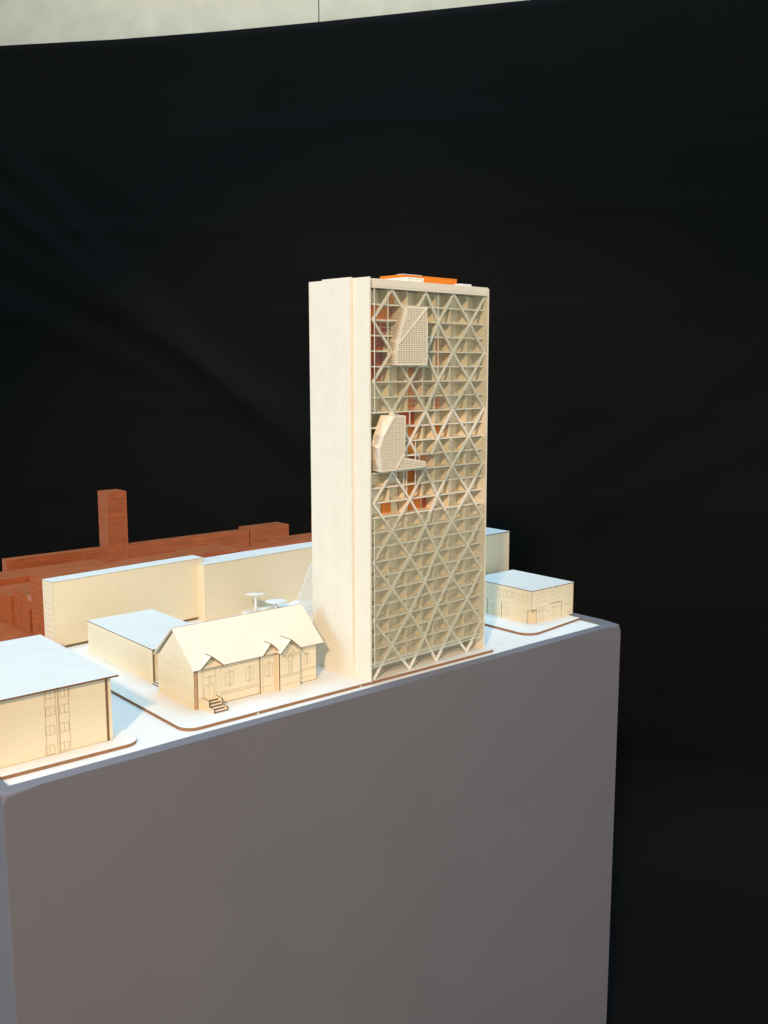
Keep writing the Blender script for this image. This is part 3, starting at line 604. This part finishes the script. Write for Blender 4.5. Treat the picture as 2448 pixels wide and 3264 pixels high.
# low block behind the hall
SB = thing('low_block', (-0.3366, 0.2790, 0), 'low cream block with pale roof and rows of faint engraved windows, behind the church hall', 'building model')
m = MB(); m.box(0.0, 0.158, 0.0, 0.303, 0.0, 0.0688, thin='x')
sg = []
for z in (0.0575, 0.0535, 0.0490, 0.0420, 0.0350, 0.0270, 0.0200, 0.0165): sg.append((0.018, z, 0.295, z))
for i in range(30): sg.append((0.024+0.0092*i, 0.0200, 0.024+0.0092*i, 0.0490))
m.lines(sg, 'x', 0.0, 0.0002, w=0.0005, mi=2)
m.build('wall', [CREAM, CREAM, FAINT], SB)
m = MB(); m.box(-0.0006, 0.0020, -0.0022, -0.0002, 0.0, 0.0688)
m.build('corner_edge', BURNT, SB)
m = MB(); m.lines([(0.012, 0.006, 0.012, 0.055), (0.030, 0.006, 0.030, 0.055), (0.012, 0.055, 0.030, 0.055), (0.021, 0.006, 0.021, 0.055)], 'y', 0.0, 0.0004, w=0.0008, mi=0); m.build('door', LINE, SB)
m = MB(); m.box(-0.0012, 0.1590, -0.0030, 0.3040, 0.0690, 0.0708, thin='z'); m.build('roof', [ROOFW, BURNT], SB)
st = thing('entrance_steps', (0, 0, 0), None, None); st.parent = SB
for i in range(2):
    m = MB(); m.box(-0.0040+0.004*i, 0.07, -0.0290+0.011*i, -0.0024, 0.0026*i, 0.0026*(i+1), thin='z'); m.build('step', [PAVE, BURNT], st)

# ================================================================== two long slabs behind
LS = thing('long_slab', (-0.3824, 0.6570, 0), 'long cream slab block with ruled end wall, in front of the reddish wood buildings', 'building model', rz=0.085)
m = MB(); m.box(0.0, 0.408, 0.0, 0.0470, 0.0, 0.1498, thin='y', edge=0)
m.lines([(0.006, 0.0135*k+0.006, 0.040, 0.0135*k+0.006) for k in range(11)], 'x', 0.0, 0.0002, w=0.0007, mi=1)
m.lines([(0.0003, 0.0, 0.0003, 0.149)], 'y', 0.0, 0.0002, w=0.0006, mi=1); m.lines([(0.0, 0.0005, 0.408, 0.0005)], 'y', 0.0, 0.0002, w=0.0012, mi=1)
m.build('wall', [CREAM, LINE], LS)
m = MB(); m.box(-0.0008, 0.4088, -0.0008, 0.0478, 0.1499, 0.1512, thin='z'); m.build('roof', [ROOFW, LINE], LS)
L2 = thing('long_slab', (0.0076, 0.6600, ZB), 'plain long cream slab block running behind the tower, one step forward', 'building model', rz=0.07)
m = MB(); m.box(0.0, 0.52, 0.0, 0.0760, 0.0, 0.1440, thin='y', edge=0); m.lines([(0.0003, 0.0, 0.0003, 0.143)], 'y', 0.0, 0.0002, w=0.0006, mi=1)
m.build('wall', [CREAM, LINE], L2)
m = MB(); m.box(-0.0008, 0.5208, -0.0008, 0.0768, 0.1441, 0.1454, thin='z'); m.build('roof', [ROOFW, LINE], L2)

# ================================================================== corner shop block at the right
RB = thing('corner_shop_block', (0.585, 0.089, 0), 'small cream two-storey corner block with engraved shop fronts and notched corner doorway', 'building model')
rx, ry = 0.585, 0.089
RX1, RY1, RH = 0.1600, 0.2060, 0.0822
m = MB()
m.prism([(0.0, 0.0), (RX1, 0.0), (RX1, RY1), (0.0, RY1)], 'z', 0.0355, RH, 0, 0)
m.prism([(0.0, 0.0135), (0.0176, 0.0135), (0.0176, 0.0), (RX1, 0.0), (RX1, RY1), (0.0, RY1)], 'z', 0.0, 0.0354, 0, 0)
m.lines(off(RL, ry), 'x', 0.0, 0.0002, w=0.0007, mi=1); m.lines(off(RLthick, ry), 'x', 0.0, 0.00025, w=0.0017, mi=2)
m.lines(off(RF, rx), 'y', 0.0, 0.0002, w=0.0007, mi=1); m.lines(off(RFthick, rx), 'y', 0.0, 0.00025, w=0.0012, mi=2)
m.lines([(0.0003, 0.0355, 0.0003, RH)], 'y', 0.0, 0.0003, w=0.0012, mi=2)
m.lines([(0.0176, 0.0005, 0.0176, 0.0355), (RX1-0.0006, 0.0, RX1-0.0006, RH)], 'y', 0.0, 0.0003, w=0.0013, mi=2)
m.lines([(0.0135, 0.0005, 0.0135, 0.0355)], 'x', 0.0, 0.0003, w=0.0012, mi=2)
m.lines([(0.0, 0.0350, 0.0176, 0.0350)], 'y', 0.0, 0.0003, w=0.0016, mi=2)
m.build('wall', [CREAM, LINE, BURNT], RB)
m = MB(); m.box(0.0020, 0.0172, 0.0130, 0.0134, 0.0, 0.0348, mi=0); m.lines([(0.0095, 0.0, 0.0095, 0.0345), (0.003, 0.0, 0.003, 0.0345)], 'y', 0.0130, 0.0002, w=0.0007, mi=1); m.build('door', [CREAM, LINE], RB)
m = MB(); m.box(-0.0010, RX1+0.0010, -0.0010, RY1+0.0010, RH+0.0001, RH+0.0018, thin='z'); m.build('roof', [ROOFW, BURNT], RB)

GB = thing('shaded_block', (0.424, 0.345, 0), 'taller cream block standing in the tower shadow behind the corner shop block', 'building model')
m = MB(); m.box(0.0, 0.3590, 0.0, 0.12, 0.0, 0.1770, thin='y', edge=0); m.lines([(0.3586, 0.0, 0.3586, 0.177)], 'y', 0.0, 0.0002, w=0.0012, mi=1); m.build('wall', [CREAM, BURNT], GB)
m = MB(); m.box(-0.0010, 0.3600, -0.0010, 0.1210, 0.1771, 0.1792, thin='z'); m.build('roof', [ROOFW, BURNT], GB)

# ================================================================== plaza behind the hall: deck, discs, lattice canopy
PL = MB(); PL.box(0.0, 0.140, -0.14, 0.0, 0.0005, 0.0125); o = PL.build('deck', WHITEP); o.location = (0.0950, 0.6270, 0)
tag(o, 'low white deck carrying the disc canopies, behind the church roof ridge', 'deck')
def disc(x, y, z0, z1, rad, tilt, tdir, label):
    t = thing('disc_canopy', (x, y, z0), label, 'disc canopy', group='disc canopies on the white deck')
    m = MB(); m.cyl((0, 0, 0), (0, 0, z1-z0-0.0065), 0.0036, 0.0030, 18); m.build('stem', WHITEP, t, smooth=False)
    m = MB(); m.cyl((0, 0, z1-z0-0.0065), (0, 0, z1-z0-0.002), 0.0044, 0.0044, 18); m.build('collar', WHITEP, t)
    m = MB(); m.cyl((0, 0, -0.0013), (0, 0, 0.0013), rad, rad, 48); dd = m.build('disc', WHITEP, t)
    dd.location = (0, 0, z1-z0); ax = Vector((math.cos(tdir), math.sin(tdir), 0)); dd.rotation_mode = 'QUATERNION'
    from mathutils import Quaternion
    dd.rotation_quaternion = Quaternion(ax, tilt)
yawr = -yaw
disc(0.1236, 0.6080, 0.0125, 0.0561, 0.0255, math.radians(-9), yawr, 'tallest white disc canopy on a thin stem, leftmost above the church ridge')
disc(0.1765, 0.5950, 0.0125, 0.0315, 0.0272, math.radians(-3), yawr, 'white disc canopy in the middle, between the tallest one and the lattice panel')
disc(0.1838, 0.5000, 0.0005, 0.0378, 0.0275, math.radians(12), yawr, 'lowest white disc canopy, tilted, half hidden by the church roof')
LC = thing('lattice_canopy', (0, 0, 0), 'leaning white perforated lattice panel beside the tower, behind the church roof', 'canopy model')
poly = [(0.0, 0.030), (0.056, 0.114), (0.140, 0.114), (0.140, 0.0), (0.026, 0.0)]
bm = perforated(poly, 0.0037, 0.0037, 0.0022, 0.0022, 0.0060, 0.0016); mm = MB(); mm.bm.free(); mm.bm = bm
o = mm.build('lattice_panel', WHITEP, LC); o.location = (0.1240, 0.4200, 0.0430); o.rotation_euler = (math.radians(-12), 0, 0)
m = MB(); m.box(0.150, 0.262, 0.4250, 0.4550, 0.0003, 0.0425); m.build('base', WHITEP, LC)

# ================================================================== reddish wood buildings at the back
def red(name, loc, label, parts):
    t = thing(name, loc, label, 'wood block')
    for (nm, fn) in parts:
        m = MB(); fn(m); m.build(nm, [MAHOG, MAHOGL], t)
    return t
# wood block right behind the first long slab
def f1(m):
    m.box(0.0, 0.425, 0.0, 0.068, 0.0, 0.1488)
    m.lines([(0.004, 0.012*k+0.01, 0.060, 0.012*k+0.01) for k in range(11)], 'x', 0.0, 0.0002, w=0.0008, mi=1)
t = red('wood_slab', (-0.3778, 0.7180, 0), 'reddish wood slab directly behind the first long cream slab', [('body', f1)]); t.rotation_euler = (0, 0, 0.075)
def f2(m): m.box(0.0, 0.140, 0.0, 0.100, 0.0, 0.1480)
t = red('wood_block', (0.0250, 0.7500, 0), 'reddish wood block with broad roof behind the gap of the two cream slabs', [('body', f2)])
def f3(m): m.box(0.0, 0.36, 0.0, 0.030, 0.0, 0.1440)
t = red('wood_slab', (0.1680, 0.7500, 0), 'thin reddish wood strip along the back of the second cream slab', [('body', f3)])
# long low wood roof further left
def f4(m): m.box(0.0, 0.445, 0.0, 0.100, 0.0, 0.0887)
t = red('wood_slab', (-0.5000, 1.0550, 0), 'long low reddish wood block at the left edge, behind the vaulted one', [('body', f4)])
# vaulted wood building
def f5(m): m.box(0.0, 0.330, 0.0, 0.1340, 0.0, 0.0722)
def f6(m):
    pr = [(-0.0008, 0.0), (-0.0008, 0.0900), (-0.0740, 0.0905)]
    for i in range(1, 9):
        a = i/8*math.pi/2; pr.append((-0.0740-0.0380*math.sin(a), 0.0570+0.0335*math.cos(a)))
    pr += [(-0.1080, 0.0570), (-0.1010, 0.0560), (-0.1010, 0.0)]
    m.prism(pr, 'x', 0.0060, 0.20, 0)
    m.lines([(-0.10, 0.03, -0.004, 0.03), (-0.05, 0.0, -0.05, 0.085)], 'x', 0.0060, 0.0003, w=0.0009, mi=1)
def f7(m): m.box(-0.0004, 0.0162, -0.0990, -0.0850, 0.0, 0.0556)
red('vaulted_wood_block', (-0.3828, 0.9190, 0), 'reddish wood block with curved vault end, left of the long cream slab', [('body', f5), ('vault_wing', f6)])
def f8(m): m.box(0.0, 0.366, 0.0, 0.64, 0.0, 0.0030)
m = MB(); f8(m); o = m.build('ground', [MAHOG, MAHOGL]); o.location = (-0.7300, 0.6420, 0.0002); tag(o, kind='structure')
# long school building with tower at the very back
def g1(m):
    m.box(0.0, 0.778, 0.0, 0.034, 0.0, 0.1085); S = off(REDS, -0.2883)
    for k in range(46): S.append((0.315+0.0092*k, 0.074, 0.315+0.0092*k, 0.092)); 
    S += [(0.30, 0.072, 0.75, 0.072), (0.30, 0.094, 0.75, 0.094), (0.02, 0.086, 0.2, 0.086), (0.36, 0.0, 0.36, 0.105), (0.43, 0.0, 0.43, 0.105), (0.56, 0.03, 0.56, 0.105), (0.31, 0.05, 0.74, 0.05)]
    for k in range(9): S.append((0.655+0.011*k, 0.052, 0.655+0.011*k, 0.090)); 
    m.lines(S, 'y', 0.0, 0.0003, w=0.0012, mi=1)
def g2(m):
    m.box(0.2973, 0.3575, -0.0004, 0.0620, 0.0, 0.2695); m.lines(off(REDT, -0.2883), 'y', -0.0004, 0.0003, w=0.0011, mi=1)
def g3(m):
    m.box(0.7822, 0.9330, -0.0004, 0.0680, 0.0, 0.1112); S = []
    for k in range(5): S.append((0.800+0.010*k, 0.074, 0.800+0.010*k, 0.098)); 
    for k in range(6): S.append((0.880+0.0075*k, 0.076, 0.880+0.0075*k, 0.094)); 
    S += [(0.79, 0.072, 0.85, 0.072), (0.865, 0.0, 0.865, 0.11), (0.80, 0.04, 0.86, 0.04)]
    for i in range(10):
        a0_, a1_ = math.pi*i/10, math.pi*(i+1)/10
        S.append((0.83+0.032*math.cos(a0_), 0.05+0.018*math.sin(a0_), 0.83+0.032*math.cos(a1_), 0.05+0.018*math.sin(a1_)))
    m.lines(S, 'y', -0.0004, 0.0003, w=0.0012, mi=1)
t = red('wood_school', (-0.2883, 1.2000, 0), 'long reddish wood school with square clock tower at the very back', [('main_wing', g1), ('square_tower', g2), ('end_wing', g3)])
def g4(m): m.box(0.0, 0.19, -0.16, 0.0, 0.0, 0.1300); m.lines([(-0.155, 0.120, -0.01, 0.120), (-0.155, 0.110, -0.01, 0.110)], 'x', 0.0, 0.0003, w=0.0012, mi=1)
red('wood_block', (0.3870, 0.9220, 0), 'low reddish wood block at the back, touching the tower outline', [('body', g4)])
def g5(m): m.box(0.0, 0.10, 0.0, 0.012, 0.0, 0.1945); m.lines([(0.002, 0.012*k+0.01, 0.010, 0.012*k+0.01) for k in range(14)], 'x', 0.0, 0.0003, w=0.0010, mi=1)
red('wood_tower', (0.4890, 0.8500, 0), 'tall reddish wood block mostly hidden behind the tower', [('body', g5)])
